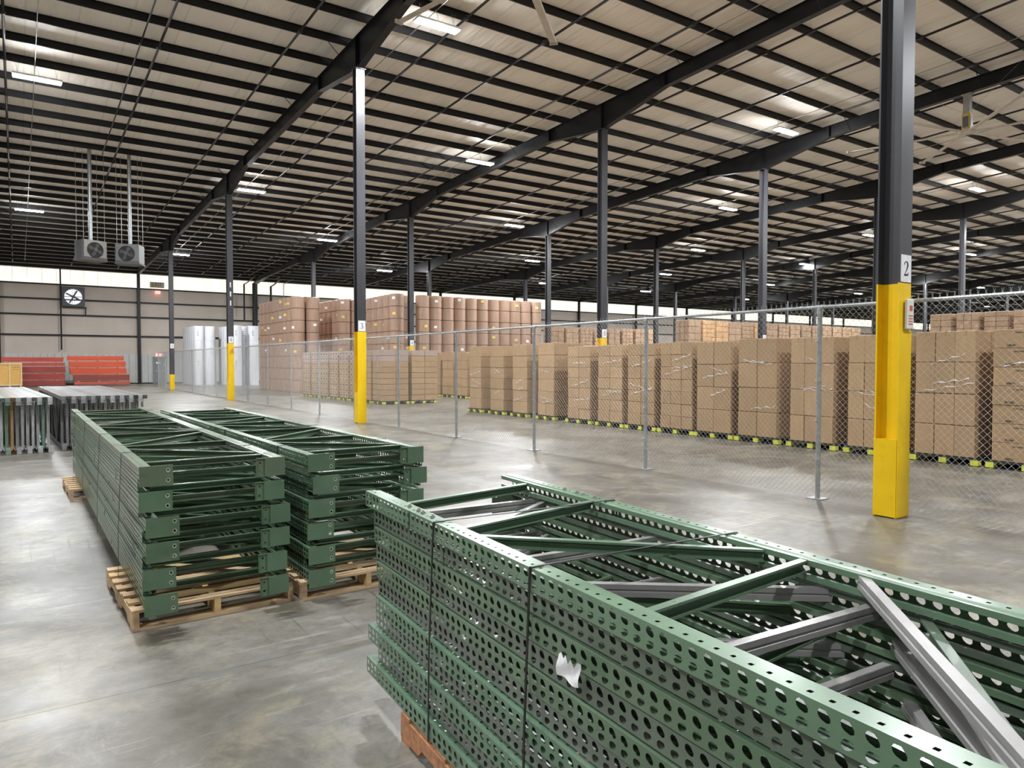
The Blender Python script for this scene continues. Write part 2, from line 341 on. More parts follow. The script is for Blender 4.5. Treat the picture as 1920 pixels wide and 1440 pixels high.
for mfr in range(-1, NF):
    pos = 'over the fence line' if mfr == 0 else ('left of the fence line' if mfr < 0 else '%s right of the fence line' % nth(mfr-1))
    c = thing('roof_rafter', 'long black tapered steel roof rafter %s' % pos, 'beam', (mfr*BX, 0, 0), 0, 'tapered roof rafters')
    inst('beam', RM, c)
    if mfr < 7:
        for k, y in enumerate(PUR):
            if k % 3 == 1 and y > -2:
                yy = y; near = min(abs(yy-n*BY) for n in range(4)); d = .45+(max(0, KD-near)/KD)*.45
                for sg in (1, -1): inst('flange_brace', BRC, c, (0.02*sg, yy, zt(yy)-min(d,.62)), (0,0,0 if sg > 0 else PI))
PP = [(-.035,0),(0.005,0),(.005,PH-.012),(.04,PH-.012),(.04,PH-.002),(-.005,PH-.002),(-.005,.01),(-.035,.01)]
PMESH = MB().ext(PP, (X0+.3,0,0), (X1-.1,0,0)).mesh('roof_purlin', BLACK)
for k, y in enumerate(PUR):
    o = inst('roof_purlin', PMESH, loc=(0,y,zt(y)))
    tag(o, 'black roof purlin under the ceiling, %s from the clerestory wall' % nth(len(PUR)-1-k), 'purlin', 'roof purlins')
# sprinkler branch pipes and light conduits under the purlins, running with the rafters
SL = math.atan(.041); _pipe = {}
def runpipe(x, r, y0, y1, dz, mt, name, label, cat, grp, coupl=True):
    key = (r, y0, y1, dz, mt.name)
    if key not in _pipe:
        m = MB(); st = [(y0, r)]; y = y0+1.2
        while coupl and y < y1-1: st += [(y-.055,r),(y-.05,r*1.7),(y+.05,r*1.7),(y+.055,r)]; y += 3.05
        st.append((y1, r)); n = 6
        vs = [(q*math.cos(2*PI*i/n), yy, zt(yy)-dz+q*math.sin(2*PI*i/n)) for yy, q in st for i in range(n)]
        m.add(vs, [(l*n+i, l*n+(i+1)%n, l*n+n+(i+1)%n, l*n+n+i) for l in range(len(st)-1) for i in range(n)], 0, True)
        m.add(vs[:n], [tuple(range(n))]); m.add(vs[-n:], [tuple(range(n))]); _pipe[key] = m.mesh(name, mt)
    return tag(inst(name, _pipe[key], loc=(x,0,0)), label, cat, grp)
CX = [-15.8,-7.48,1.21,8.32,16.5,24.6,32.8,39.2,46.0]+[54.1+8.1*k for k in range(12)]
def clear(x):
    for c in CX:
        if abs(x-c) < .80: x = c+(.80 if x > c else -.80)
    return x
for mb_ in range(-1, 15):
    for k, dx in enumerate((1.5, 4.62, 7.72)):
        runpipe(clear(mb_*BX+dx), .036, -13, 59.6, .05, PIPE, 'sprinkler_pipe', '%s dark sprinkler pipe, %s' % (['left','middle','right'][k], 'bay left of the fence line' if mb_ < 0 else '%s bay right of the fence line' % nth(mb_)), 'pipe', 'sprinkler branch pipes')
runpipe(-5.1, .022, -13, 30, .06, PIPE, 'gas_pipe', 'dark gas pipe running under the purlins to the heaters', 'pipe', None)
CX = [-15.8,-7.48,1.21,8.32,16.5,24.6,32.8,39.2,46.0]+[54.1+8.1*k for k in range(12)]
for k, x in enumerate(CX):
    runpipe(x-.06, .012, -13, 59, .03, CONDUIT, 'light_conduit', 'thin grey conduit above the %s line of lights from the left' % nth(k), 'conduit', 'lighting conduits', False)

# ------------------------------------------------------------------ light fixtures on their staggered grid
FB = MB().cbox(-.64,-.17,.03,.64,.17,.09,.012).mesh('housing', FIXW)
TB = MB()
for yy in (-.115,-.045,.045,.115): TB.tube((-.61,yy,.012), (.61,yy,.012), .018, 8)
TBM = TB.mesh('led_tube', TUBEM)
WR = MB()
for xx in (-.5,.5): WR.tube((xx,0,.09), (xx*1.06,0,.46), .004, 4).tube((xx,0,.09),(xx*.9,.02,.45),.004,4)
WR.tube((.05,0,.09),(.02,.03,.3),.006,4).tube((.02,.03,.3),(-.06,0,.44),.006,4)
WRM = WR.mesh('hanger_wire', CONDUIT)
LD = bpy.data.lights.new('lamp_light', 'AREA'); LD.shape = 'RECTANGLE'; LD.size = 1.2; LD.size_y = .3; LD.energy = LAMP_W; LD.color = (.95,.975,1); LD.spread = math.radians(175)
LU = bpy.data.lights.new('lamp_side_light', 'POINT'); LU.shadow_soft_size = .12; LU.energy = UP_W; LU.color = (.95,.975,1)
for k, x in enumerate(CX):
    for j in range(-1, 6):
        if (k+j) % 2 == 0: continue
        y = 12.8+9.2*(j-1)
        if y < -8: continue
        o = thing('ceiling_light', 'white strip light, %s row from back wall, %s from left' % (nth(5-j), nth(k//2)), 'ceiling light', (x, y, zt(y)-.42), 0, 'hanging strip lights')
        o.rotation_euler = (SL*0, 0, 0)
        inst('housing', FB, o); inst('led_tube', TBM, o); inst('hanger_wire', WRM, o)
        l = bpy.data.objects.new('lamp_light', LD); COL.objects.link(l); l.parent = o; l.location = (0,0,-.02)
        l = bpy.data.objects.new('lamp_side_light', LU); COL.objects.link(l); l.parent = o; l.location = (0,0,-.11)

# ------------------------------------------------------------------ wall columns, door, signs, exhaust fan, conduits
WC = hsec(MB(), .01, 8.92, .22).mesh('wall_column', BLACK)
for k in range(-1, NF):
    o = inst('wall_column', WC, loc=(k*BX+.04, YW-.24, 0))
    tag(o, 'black steel wall column %s' % ('beside the orange beams and grey door' if k == 0 else 'against the back wall, %s line right of the door' % nth(k-1) if k > 0 else 'at the far left of the back wall'), 'column', 'wall columns')
o = MB().tube((0,0,2.7), (0,0,8.9), .055, 8).build('drain_pipe', BLACK, loc=(-5.3, YW-.2, 0)); tag(o, 'black vertical pipe beside the wall exhaust fan', 'pipe')
d = struct(MB().box(1.07,YW-.06,.02,2.0,YW-.01,2.14).build('door_1', DOORM))
MB().box(1.02,YW-.09,0,1.07,YW-.01,2.19).box(2.0,YW-.09,0,2.05,YW-.01,2.19).box(1.02,YW-.09,2.14,2.05,YW-.01,2.19).build('door_frame', HEATG, d)
MB().box(1.15,YW-.10,1.0,1.92,YW-.06,1.05).build('push_bar', GALV, d)
MB().box(1.28,YW-.066,1.62,1.42,YW-.061,1.78).box(1.46,YW-.066,1.64,1.62,YW-.061,1.76).box(1.86,YW-.066,1.5,1.9,YW-.061,1.62).build('door_notice', LBLW, d)
FONT = {'E': [[(.1,0,.16),(.1,1.5,.16)],[(.1,1.43,.14),(.8,1.43,.14)],[(.1,.75,.14),(.7,.75,.14)],[(.1,.07,.14),(.8,.07,.14)]],
        'X': [[(.05,0,.18),(.85,1.5,.18)],[(.05,1.5,.18),(.85,0,.18)]], 'I': [[(.3,0,.18),(.3,1.5,.18)]], 'T': [[(.4,0,.18),(.4,1.5,.18)],[(0,1.43,.14),(.85,1.43,.14)]]}
def word(mb, s, x, y, z, sc, th=.01):
    for ch in s: strokes(mb, FONT[ch], x, y, z, sc, th=th); x += sc*(.65 if ch == 'I' else 1.08)
    return mb
t = thing('exit_sign', 'weathered grey EXIT sign high on the back wall', 'sign', (.87, YW-.3, 7.83))
MB().box(0,-.03,0,1.06,0,.46).box(.2,0,.1,.22,.42,.12).box(.85,0,.1,.87,.42,.12).build('board', SIGNG, t)
word(MB(), 'EXIT', .13, -.03, .1, .2).build('lettering', SIGNT, t)
t = thing('exit_light', 'small lit red exit light under the high EXIT sign', 'sign', (1.28, YW-.22, 7.36))
MB().cbox(0,-.08,0,.36,.28,.22,.01).build('lamp_housing', REDLIT, t); word(MB(), 'EXIT', .045, -.08, .05, .075, th=.006).build('lettering', LBLW, t)
t = thing('exit_light', 'lit red exit light just above the grey door', 'sign', (1.28, YW, 2.24))
MB().cbox(0,-.09,0,.42,.03,.22,.01).build('lamp_housing', REDLIT, t); word(MB(), 'EXIT', .06, -.09, .055, .08, th=.006).build('lettering', LBLW, t)
t = thing('exhaust_fan', 'square wall exhaust fan with round daylit louvre', 'fan', (-4.47, YW, 6.80))
m = MB(); n = 40
for i in range(n):
    a0, a1 = 2*PI*i/n, 2*PI*(i+1)/n
    def sq(a): k = .74/max(abs(math.cos(a)), abs(math.sin(a))); return (k*math.cos(a), k*math.sin(a))
    q0, q1 = sq(a0), sq(a1); r = .6; p0, p1 = (r*math.cos(a0), r*math.sin(a0)), (r*math.cos(a1), r*math.sin(a1))
    for yy in (-.34,): m.add([(q0[0],yy,q0[1]),(q1[0],yy,q1[1]),(p1[0],yy,p1[1]),(p0[0],yy,p0[1])], [(0,1,2,3)])
    m.add([(p0[0],-.34,p0[1]),(p1[0],-.34,p1[1]),(p1[0],-.02,p1[1]),(p0[0],-.02,p0[1])], [(0,1,2,3)])
m.box(-.74,-.34,.738,.74,-.0,.75).box(-.74,-.34,-.75,.74,0,-.738).box(-.75,-.34,-.75,-.738,0,.75).box(.738,-.34,-.75,.75,0,.75)
m.build('shroud', HEATD, t)
m = MB()
for i in range(13):
    z = -.58+i*.095; hw = math.sqrt(max(.0, .6**2-min(.58, abs(z+.04))**2)); m.add([(-hw,-.05,z),(hw,-.05,z),(hw,-.03,z+.082),(-hw,-.03,z+.082)], [(0,1,2,3)])
m.build('louvre', SHUT, t)
m = MB().box(-.66,-.3,-.02,.66,-.27,.02).box(-.09,-.3,-.66,-.07,-.27,.66).box(.07,-.3,-.66,.09,-.27,.66)
m.build('motor_mount', BLACK, t)
MB().tube((0,-.42,0),(0,-.2,0),.11,16).tube((.24,-.4,-.15),(.24,-.25,-.15),.09,12).build('motor', HEATD, t)
m = MB()
for k in range(4):
    a = k*PI/2+.5; R_ = Matrix.Rotation(a, 4, 'Y'); m.box(.08,-.22,-.05,.55,-.21,.06, 0, R_)
m.build('fan_blade', HEATD, t)
o = MB().ext([(-.04,-.04),(.04,-.04),(.04,.04),(-.04,.04)], (-5.2,YW-.2,5.98), (-3.6,YW-.2,5.98)).ext([(-.04,-.04),(.04,-.04),(.04,.04),(-.04,.04)], (-3.66,YW-.2,5.38), (-3.66,YW-.2,6.0)).build('fan_support', BLACK); tag(o, 'black angle support under the wall exhaust fan', 'bracket')
for k, (x, z0, z1, r, yy) in enumerate(((7.75,5.3,8.35,.07,58.6),(8.65,4.5,8.5,.15,58.9),(8.95,6.2,8.5,.08,59.4),(10.15,6.4,8.35,.09,59.2),(11.2,5.5,8.6,.035,59))):
    t = thing('service_pipe', ['thin black','thick black','short black','bent black','slim grey'][k]+' service pipe dropping from the roof behind the rolls', 'pipe', (x, yy, 0), 0, 'service pipes by the back wall')
    MB().tube((0,0,z0),(0,0,z1),r,10).build('drop', BLACK if k < 4 else CONDUIT, t)
    MB().tube((0,0,z1-.03),(.35,.0,z1+.22),r*.7,8).tube((.35,0,z1+.22),(1.2,1.1,zt(60)+.05),r*.7,8).build('bend', CONDUIT, t)

# ------------------------------------------------------------------ unit heaters and ceiling fans
def heater(x, y, z, rz, label, cm=HEATG):
    t = thing('unit_heater', label, 'heater', (x,y,z), rz, 'gas unit heaters')
    MB().cbox(-.46,-.3,-.4,.46,.45,.4,.02).build('cabinet', cm, t)
    MB().box(-.49,-.32,-.44,.49,.47,-.4).box(-.475,-.29,-.4,-.461,.44,.4).box(-.46,-.305,-.4,.46,-.30,-.3).build('drain_pan', HEATD, t)
    m = MB()
    for r in (.31,.25,.19,.13):
        for i in range(28):
            a0, a1 = 2*PI*i/28, 2*PI*(i+1)/28; m.tube((r*math.cos(a0)-.02,-.34,r*math.sin(a0)), (r*math.cos(a1)-.02,-.34,r*math.sin(a1)), .007, 4)
    for a in (0, PI/2, PI/4, -PI/4): m.tube((-.02-.31*math.cos(a),-.34,-.31*math.sin(a)), (-.02+.31*math.cos(a),-.34,.31*math.sin(a)), .006, 4)
    m.build('fan_guard', HEATD, t)
    MB().tube((-.02,-.315,0),(-.02,-.302,0),.32,28).build('fan_opening', BLACK, t)
    m = MB().tube((-.02,-.37,0),(-.02,-.33,0),.07,12)
    for k in range(4): m.box(.05,-.33,-.06,.28,-.32,.06, 0, Matrix.Translation((-.02,0,0))@Matrix.Rotation(k*PI/2+.4,4,'Y'))
    m.build('fan_blade', HEATD, t)
    MB().tube((0,.1,.4),(0,.1,zt(y)-z+PH+.02),.075,12).build('flue_pipe', GALV, t)
    m = MB()
    for xx in (-.42,.42):
        for yy in (-.2,.38): m.tube((xx,yy,.4),(xx,yy,zt(y)-z+PH+.02),.008,4)
    m.build('hanger_rod', CONDUIT, t)
heater(-5.5, 30.2, 6.36, .38, 'grey unit heater on the left of the hanging pair')
heater(-4.12, 30.2, 6.32, -.42, 'grey unit heater on the right of the hanging pair', HEATM)
def hvls(x, y, a0, label):
    zz = 9.55; zr = zt(y)-.46
    t = thing('ceiling_fan', label, 'fan', (x,y,zz), 0, 'large ceiling fans')
    MB().box(-.13,-.16,zr-zz-.05,.13,.16,zr-zz-.02).ext([(-.1,-.1),(.1,-.1),(.1,.1),(-.1,.1)], (0,0,.62), (0,0,zr-zz-.05), (0,1,0)).build('mount', HEATG, t)
    MB().cbox(-.13,-.13,.08,.13,.13,.62,.03).build('motor', FANY, t)
    MB().box(-.09,-.14,.14,.09,-.131,.5).box(-.14,-.09,.14,-.131,.09,.5).build('motor_cover', HEATD, t)
    MB().lathe([(.26,-.03),(.28,0),(.26,.05),(.1,.09)], 18).build('hub', ALU, t)
    bm = MB().add
    b = MB(); b.ext([(-.09,-.01),(.07,-.02),(.09,0),(.03,.025),(-.05,.02)], (.2,0,0), (3.75,0,0)); b.box(3.75,-.1,-.04,3.8,.1,.04)
    me = b.mesh('fan_blade', ALU)
    for k in range(6): inst('fan_blade', me, t, (0,0,0), (0,0,a0+k*PI/3))
    m = MB()
    for k in range(2): m.tube((0,0,.6),((-1)**k*.1,1.6*(-1)**k,zt(y+1.6*(-1)**k)-zz),.005,4)
    m.build('guy_wire', CONDUIT, t)
hvls(18.5, 7.2, math.radians(46), 'large ceiling fan with yellow motor right of the near column')
hvls(0, 7.3, math.radians(42), 'large ceiling fan above the near green stacks, only blade tips showing')

# ------------------------------------------------------------------ chain-link fence
FX, FHT = .26, 2.44
PYS = [1.06+3.05*k for k in range(-4, 18)]
f = thing('chain_link_fence', 'long galvanised chain link fence running beside the columns', 'fence', (FX,0,0))
PM = MB().tube((0,0,.012),(0,0,FHT-.02),.03,12).mesh('fence_post', GALV)
PB = MB().box(-.1,-.1,0,.1,.1,.012).mesh('base_plate', GALV)
PC = MB().lathe([(.037,-.09),(.037,-.02),(.02,0)], 12).tube((0,-.05,.0),(0,.05,.0),.027,10).mesh('post_cap', GALV)
TI = MB()
for z in (.5,1.0,1.5,2.0,2.3): TI.tube((-.035,-.03,z),(-.035,.03,z),.005,4).tube((-.035,.03,z),(0,.045,z+.02),.005,4)
TIM = TI.mesh('tie_wire', GALV)
for y in PYS:
    p = inst('fence_post', PM, f, (0,y,0)); inst('base_plate', PB, p); inst('post_cap', PC, p, (0,0,FHT)); inst('tie_wire', TIM, p)
MB().tube((0,PYS[0],FHT),(0,PYS[-1],FHT),.021,12).build('top_rail', GALV, f)
def linkpanel(wd, h=2.48, z0=.03, pitch=.0762, r=.0017):
    m = MB(); n = int((wd+h)/pitch)+2
    for sg in (1, -1):
        for i in range(-int(h/pitch)-1, int(wd/pitch)+2):
            y0 = i*pitch; ya, za, yb, zb = (y0, z0, y0+h-z0, h)
            if yb < 0 or ya > wd: continue
            if ya < 0: za += -ya; ya = 0
            if yb > wd: zb -= yb-wd; yb = wd
            if zb-za < .01: continue
            if sg < 0: ya, yb = wd-ya, wd-yb
            m.ext([(r,0),(0,r),(-r,0),(0,-r)], (-.034+sg*.0018,ya,za), (-.034+sg*.0018,yb,zb), (1,0,0), caps=False)
    y = .0
    while y < wd: m.ext([(r,0),(0,r),(-r,0),(0,-r)], (-.034,y,h), (-.034,y+.012,h+.03), (1,0,0), caps=False).ext([(r,0),(0,r),(-r,0),(0,-r)], (-.034,y,h), (-.034,y-.012,h+.03), (1,0,0), caps=False); y += pitch
    return m.mesh('wire_mesh', WIRE)
LP = linkpanel(3.05)
for y in PYS[:-1]: inst('wire_mesh', LP, f, (0,y,0))

# ------------------------------------------------------------------ wooden pallets
def pallet(x, y, rz, label, wood=WOOD, wd=1.05, ln=1.22, grp='wooden pallets under the green rack frames'):
    t = thing('wooden_pallet', label, 'pallet', (x,y,0), rz, grp)
    for k in range(7):
        yy = k*(ln-.1)/6; jit = random.uniform(-.012,.012)
        MB().box(jit, yy, .116, wd+jit, yy+.095, .134).build('top_board', wood if random.random() > .15 else WOODY, t)
    for k in range(3):
        xx = k*(wd-.04)/2
        st = MB(); prof = [(0,.018),(ln,.018),(ln,.116),(0,.116)]
        ys = [0,.2,.24,.44,.48,ln-.48,ln-.44,ln-.24,ln-.2,ln]; zb = [.018,.018,.055,.055,.018,.018,.055,.055,.018,.018]
        for (ya,za),(yb,zb2) in zip(list(zip(ys,zb)), list(zip(ys,zb))[1:]):
            st.add([(X,Y,Z) for X in (xx,xx+.04) for Y,Z in ((ya,za),(yb,zb2),(yb,.116),(ya,.116))], [(3,2,1,0),(4,5,6,7),(0,1,5,4),(2,3,7,6),(1,2,6,5),(3,0,4,7)])
        st.build('stringer', WOODY if k == 1 else wood, t)
    for yy in (0, ln/2-.05, ln-.1): MB().box(0, yy, 0, wd, yy+.095, .018).build('bottom_board', wood, t)
    return t
pallet(-7.545, .93, .03, 'wooden pallet under the near end of the left green stack')
pallet(-7.61, 6.35, .02, 'wooden pallet under the far end of the left green stack')
pallet(-6.45, .905, .02, 'wooden pallet under the near end of the middle green stack')
pallet(-6.50, 5.2, .02, 'wooden pallet under the far end of the middle green stack')

# ------------------------------------------------------------------ perforated rack upright frames
PT, PD, PITCH_H = .078, .078, .0508
def ringcell(m, O, U, V, w0, h0, c, rf, mi=0):
    # rectangle O..O+U*w0+V*h0 with a hole centred at c, radius function rf(theta)
    corners = [(-c[0],-c[1]),(w0-c[0],-c[1]),(w0-c[0],h0-c[1]),(-c[0],h0-c[1])]
    out = []
    for i in range(4):
        a, b = corners[i], corners[(i+1)%4]
        for k in range(3): out.append((a[0]+(b[0]-a[0])*k/3, a[1]+(b[1]-a[1])*k/3))
    O = Vector(O); U = Vector(U); V = Vector(V)
    vs = []
    for p in out: vs.append(O+U*(c[0]+p[0])+V*(c[1]+p[1]))
    for p in out:
        th = math.atan2(p[1], p[0]); r = rf(th); vs.append(O+U*(c[0]+r*math.cos(th))+V*(c[1]+r*math.sin(th)))
    n = 12
    m.add(vs, [(i,(i+1)%n,n+(i+1)%n,n+i) for i in range(n)], mi)
def post_mesh(L):
    m = MB(); n = int(L/PITCH_H); p = L/n
    up = lambda th: .0112+.0085*max(0, math.cos(th-math.radians(212)))**4+.002*max(0, math.cos(th-math.radians(60)))
    dn = lambda th: .0105+.0085*max(0, math.cos(th-math.radians(165)))**4+.002*max(0, math.cos(th-math.radians(-60)))
    sqr = lambda th: .006/max(abs(math.cos(th)), abs(math.sin(th)))*(1 if True else 1)
    h = PT/2
    for i in range(n):
        y = i*p
        ringcell(m, (0,y,h), (0,1,0), (0,0,1), p, h, (p*.55,.0175), up)
        ringcell(m, (0,y,0), (0,1,0), (0,0,1), p, h, (p*.55,h-.0185), dn)
        ringcell(m, (0,y,PT), (0,1,0), (1,0,0), p, PD*.62, (p/2,.026), sqr)
        ringcell(m, (0,y,0), (0,1,0), (1,0,0), p, PD*.62, (p/2,.026), sqr)
    for z, s_ in ((PT,-1),(0,1)):
        a = PD*.62
        m.add([(a,0,z),(a,L,z),(a+.004,L,z+s_*.004),(a+.004,0,z+s_*.004),(PD,L,z+s_*.004),(PD,0,z+s_*.004),(PD,L,z+s_*.024),(PD,0,z+s_*.024),(PD-.014,L,z+s_*.024),(PD-.014,0,z+s_*.024)],
              [(0,1,2,3),(3,2,4,5),(5,4,6,7),(7,6,8,9)])
    return m.mesh('post', GREEN)
def brace_mesh(l):
    # lipped channel, closed back towards -y, open towards +y
    P = [(0,-.022),(.03,-.022),(.03,-.014),(.027,-.014),(.027,-.019),(.003,-.019),(.003,-.005),(.007,-.003),(.007,.003),(.003,.005),(.003,.019),(.027,.019),(.027,.014),(.03,.014),(.03,.022),(0,.022),(0,.005),(.005,.002),(.005,-.002),(0,-.005)]
    return MB().ext([(a,b) for a, b in P], (0,0,0), (l,0,0)).mesh('brace', GREEN)
_br = {}
def brace(l):
    k = round(l, 2)
    if k not in _br: _br[k] = brace_mesh(k)
    return _br[k]
def plate_mesh(za=-.047, hh=.13, wd=.2):
    m = MB(); circ = lambda th: .0085
    zb = za+hh; yy = -.012; c_ = wd-.06
    m.add([(0,yy,za),(c_,yy,za),(c_,yy,zb),(0,yy,zb)], [(0,1,2,3)])
    for k in range(2): ringcell(m, (c_,yy,za+hh/2*k), (1,0,0), (0,0,1), .06, hh/2, (.03,hh/4), circ)
    for k in range(2):
        cx, cz = c_+.03, za+hh/4+hh/2*k; n = 14
        vs = [(cx+r*math.cos(2*PI*i/n), yy-.0006, cz+r*math.sin(2*PI*i/n)*1.1) for r in (.0088, .0125) for i in range(n)]
        m.add(vs, [(i,(i+1)%n,n+(i+1)%n,n+i) for i in range(n)], 1)
    m.box(0,-.0115,za,c_,-.003,zb).box(wd-.002,-.0115,za,wd,-.003,zb).box(c_,-.0115,zb-.006,wd,-.003,zb).box(c_,-.0115,za,wd,-.003,za+.006)
    return m.mesh('footplate', [GREEN, SCUFF])
PLATE = plate_mesh(); PLATE_S = plate_mesh(.001, .077, .14)
_post = {}
def frame(L, W, label, grp, color, plates=True, scuff=(), bolts=False, name='rack_frame', alt=False, skew=0, pl=None):
    if L not in _post: _post[L] = post_mesh(L)
    t = thing(name, label, 'rack frame', (0,0,0), 0, grp)
    inst('post', _post[L], t, (0,-skew if alt else 0,0), color=color); inst('post', _post[L], t, (W,L+(0 if alt else skew),0), (0,0,PI), color=color)
    k = L/7.0
    lay = [(.17,.17),(.27,.80),(1.17,1.17),(2.03,1.47),(2.2,2.2),(2.36,3.1),(3.3,3.3),(4.1,3.5),(4.3,4.3),(4.45,5.2),(5.4,5.4),(6.2,5.6),(6.7,6.7)] if alt else [(6.64,6.64+skew*1.9),(6.02,6.02+skew*2),(5.9,5.05+skew*1.2),(4.88,4.88+skew*1.2),(3.9,4.71+skew*.8),(3.78,3.78),(3.6,2.75),(2.6,2.6),(1.6,2.45),(1.45,1.45),(1.28,.5),(.32,.32)]
    for i, (sl, sr) in enumerate(lay):
        sl *= k; sr *= k; x0, x1 = PD-.01, W-PD+.01
        l = math.hypot(x1-x0, sr-sl)
        c = color
        if i in scuff: c = (.33,.32,.315)
        inst('brace', brace(l), t, (x0, sl, PT/2+(.012 if i % 2 else .008)), (0,0,math.atan2(sr-sl, x1-x0)), color=c)
    if plates:
        inst('footplate', pl or PLATE, t, (0,-skew if alt else 0,0), color=color)
        inst('footplate', pl or PLATE, t, (W,-.015,0), (0,0,PI), color=color)
    if bolts:
        for sx in (.038, W-.038):
            for s_ in (.51,.62,.67,.77):
                inst('bolt', BOLTM, t, (sx, L-s_, PT), color=color)
        inst('splice_line', SPL, t, (-.0008,L-.60,0)); inst('splice_line', SPL, t, (-.0008,L-.97,-.084))
    return t
BOLTM = MB().lathe([(.013,0),(.013,.009),(.007,.009),(.007,.015)], 6, sm=False).mesh('bolt', BOLT)
SPL = MB().box(-.0015,0,.001,.0,.004,PT-.001).mesh('splice_line', STRAP)
# palette
G1, G2, G3, G4, GG = (.105,.185,.115), (.10,.172,.105), (.14,.225,.14), (.13,.185,.12), (.15,.205,.15)
def settle(t, origin, rz, ds, dt, z, L, W, flip):
    R_ = Matrix.Rotation(rz, 3, 'Z')
    off = R_@Vector((dt, ds, 0))
    if flip:
        c = R_@Vector((W, L, 0)); t.location = (origin[0]+off.x+c.x, origin[1]+off.y+c.y, z); t.rotation_euler = (0,0,rz+PI)
    else: t.location = (origin[0]+off.x, origin[1]+off.y, z); t.rotation_euler = (0,0,rz)
def stack(origin, rz, L, W, cols, ds, dt, where, grp, big=False, nop=()):
    n = 11
    for i in range(n):      # i = 0 is the top frame
        z = .140+.0845*(n-1-i)
        odd = i % 2 == 0
        lab = 'green steel upright frame in the %s, %s from the top' % (where, nth(i))
        t = frame(L, W, lab, grp, cols[i], i not in nop, scuff=(4,) if (big and odd) else ((0,1,2,3,4) if not odd else ()), bolts=big and i == 0, alt=not odd, skew=.1 if big else 0)
        settle(t, origin, rz, ds[i], dt[i], z, L, W, not odd)
def strap(origin, rz, s_, W, label, z0=.137, z1=1.0645, x0=-.035, WT=.93):
    t = MB(); w_ = .006; th = .0025
    pts = [(x0,z0),(x0+.004,z0+.35),(-.003,z1),(WT+.002,z1),(W,z1-.12),(W,z0)]
    for (xa,za),(xb,zb) in zip(pts, pts[1:]):
        dx, dz = xb-xa, zb-za; l_ = math.hypot(dx,dz); nx, nz = -dz/l_*th, dx/l_*th
        t.add([(xa,-w_,za),(xb,-w_,zb),(xb+nx,-w_,zb+nz),(xa+nx,-w_,za+nz),(xa,w_,za),(xb,w_,zb),(xb+nx,w_,zb+nz),(xa+nx,w_,za+nz)], [(0,3,2,1),(4,5,6,7),(0,1,5,4),(1,2,6,5),(2,3,7,6),(3,0,4,7)])
    o = t.build('steel_strap', STRAP, loc=(*(Vector(origin)+ (Matrix.Rotation(rz,2)@Vector((0,s_))))[:2], 0), rot=(0,0,rz))
    tag(o, label, 'strap', 'straps around the green stacks')
FWD = .955
# left stack
colsA = [G4,G2,G1,G4,G2,G1,G2,G2,G1,G2,G2]
stack((-7.50,.90), 0.0, 7.0, .93, colsA, [0,.06,.01,.05,.0,.05,.02,.06,.0,.04,.0], [0,.0,-.004,.0,.035,.02,.035,.02,.01,.02,.02], 'left stack', 'green rack frames in the left stack')
for i, s_ in enumerate((.9,2.6,4.4,6.1)): strap((-7.50,.90), 0, s_, .98, 'thin dark strap around the left stack, %s from the near end' % nth(i), .137, 1.0645, -.034)
# middle stack
stack((-6.40,.90), math.radians(.6), 6.1, .94, [G2,G4,G1,G2,G1,G4,G1,G2,G2,G1,G1], [0,.05,.02,.1,0,.05,.03,.04,-.02,.05,-.02], [0,.02,.04,.03,.0,.02,.0,.02,-.01,.0,-.01], 'middle stack', 'green rack frames in the middle stack')
for i, s_ in enumerate((.7,2.4,5.0)): strap((-6.40,.90), math.radians(.6), s_, .985, 'thin dark strap around the middle stack, %s from the near end' % nth(i), .137, 1.0645, -.014, .945)
# near right stack: its far end is the one in view
th = math.radians(4.2)
LC = 7.0; e = Vector((math.sin(th), math.cos(th)))
oC = Vector((-6.63,-.69))-e*LC
dsC = [-v for v in (0,.075,.11,.13,.15,.16,.17,.125,.08,.165,.08)]
dtC = [0,.022,.008,.014,.004,.014,-.008,.010,-.018,.006,-.026]
stack(oC, -th, LC, .955, [(.14,.235,.15),(.125,.17,.125),(.12,.195,.12),(.125,.165,.125),(.12,.19,.118),(.135,.165,.135),(.11,.20,.125),(.135,.165,.135),(.115,.205,.13),(.14,.165,.14),(.115,.205,.13)], dsC, dtC, 'near right stack', 'green rack frames in the near right stack', big=True, nop=(0,2,4,6,7,8,9,10))
for i, s_ in enumerate((.872,1.642,3.6,5.6)): strap(oC, -th, LC-s_, .985, 'black steel strap around the near right stack, %s from its far end' % nth(i), .137, 1.0645, -.03, .957)
def cpal(s_, label):
    p = oC+e*(LC-s_)+Vector((e.y,-e.x))*(-.03); pallet(p.x, p.y, -th, label, WOODR, wd=1.0)
cpal(1.78, 'worn reddish pallet under the far end of the near right stack'); cpal(3.4, 'worn reddish pallet under the middle of the near right stack'); cpal(6.6, 'worn reddish pallet under the camera end of the near right stack')
# torn paper tag on the near stack side
t = thing('paper_tag', 'torn white paper tag on the side of the near right stack', 'tag', (*(oC+e*(LC-1.965)), .80), -th)
m = MB(); nx_, nz_ = 8, 5
tp = [.066,.07,.05,.068,.045,.066,.052,.07,.062]
m.add([(-.034-.004*math.sin(j*1.1+i*.7)-.006*(1-j/nz_), .115*i/nx_, -.004*math.sin(i)+(tp[i]+.0)*j/nz_) for j in range(nz_+1) for i in range(nx_+1)], [(j*(nx_+1)+i, j*(nx_+1)+i+1, (j+1)*(nx_+1)+i+1, (j+1)*(nx_+1)+i) for j in range(nz_) for i in range(nx_)], 0, True)
m.build('paper', LBLW, t)

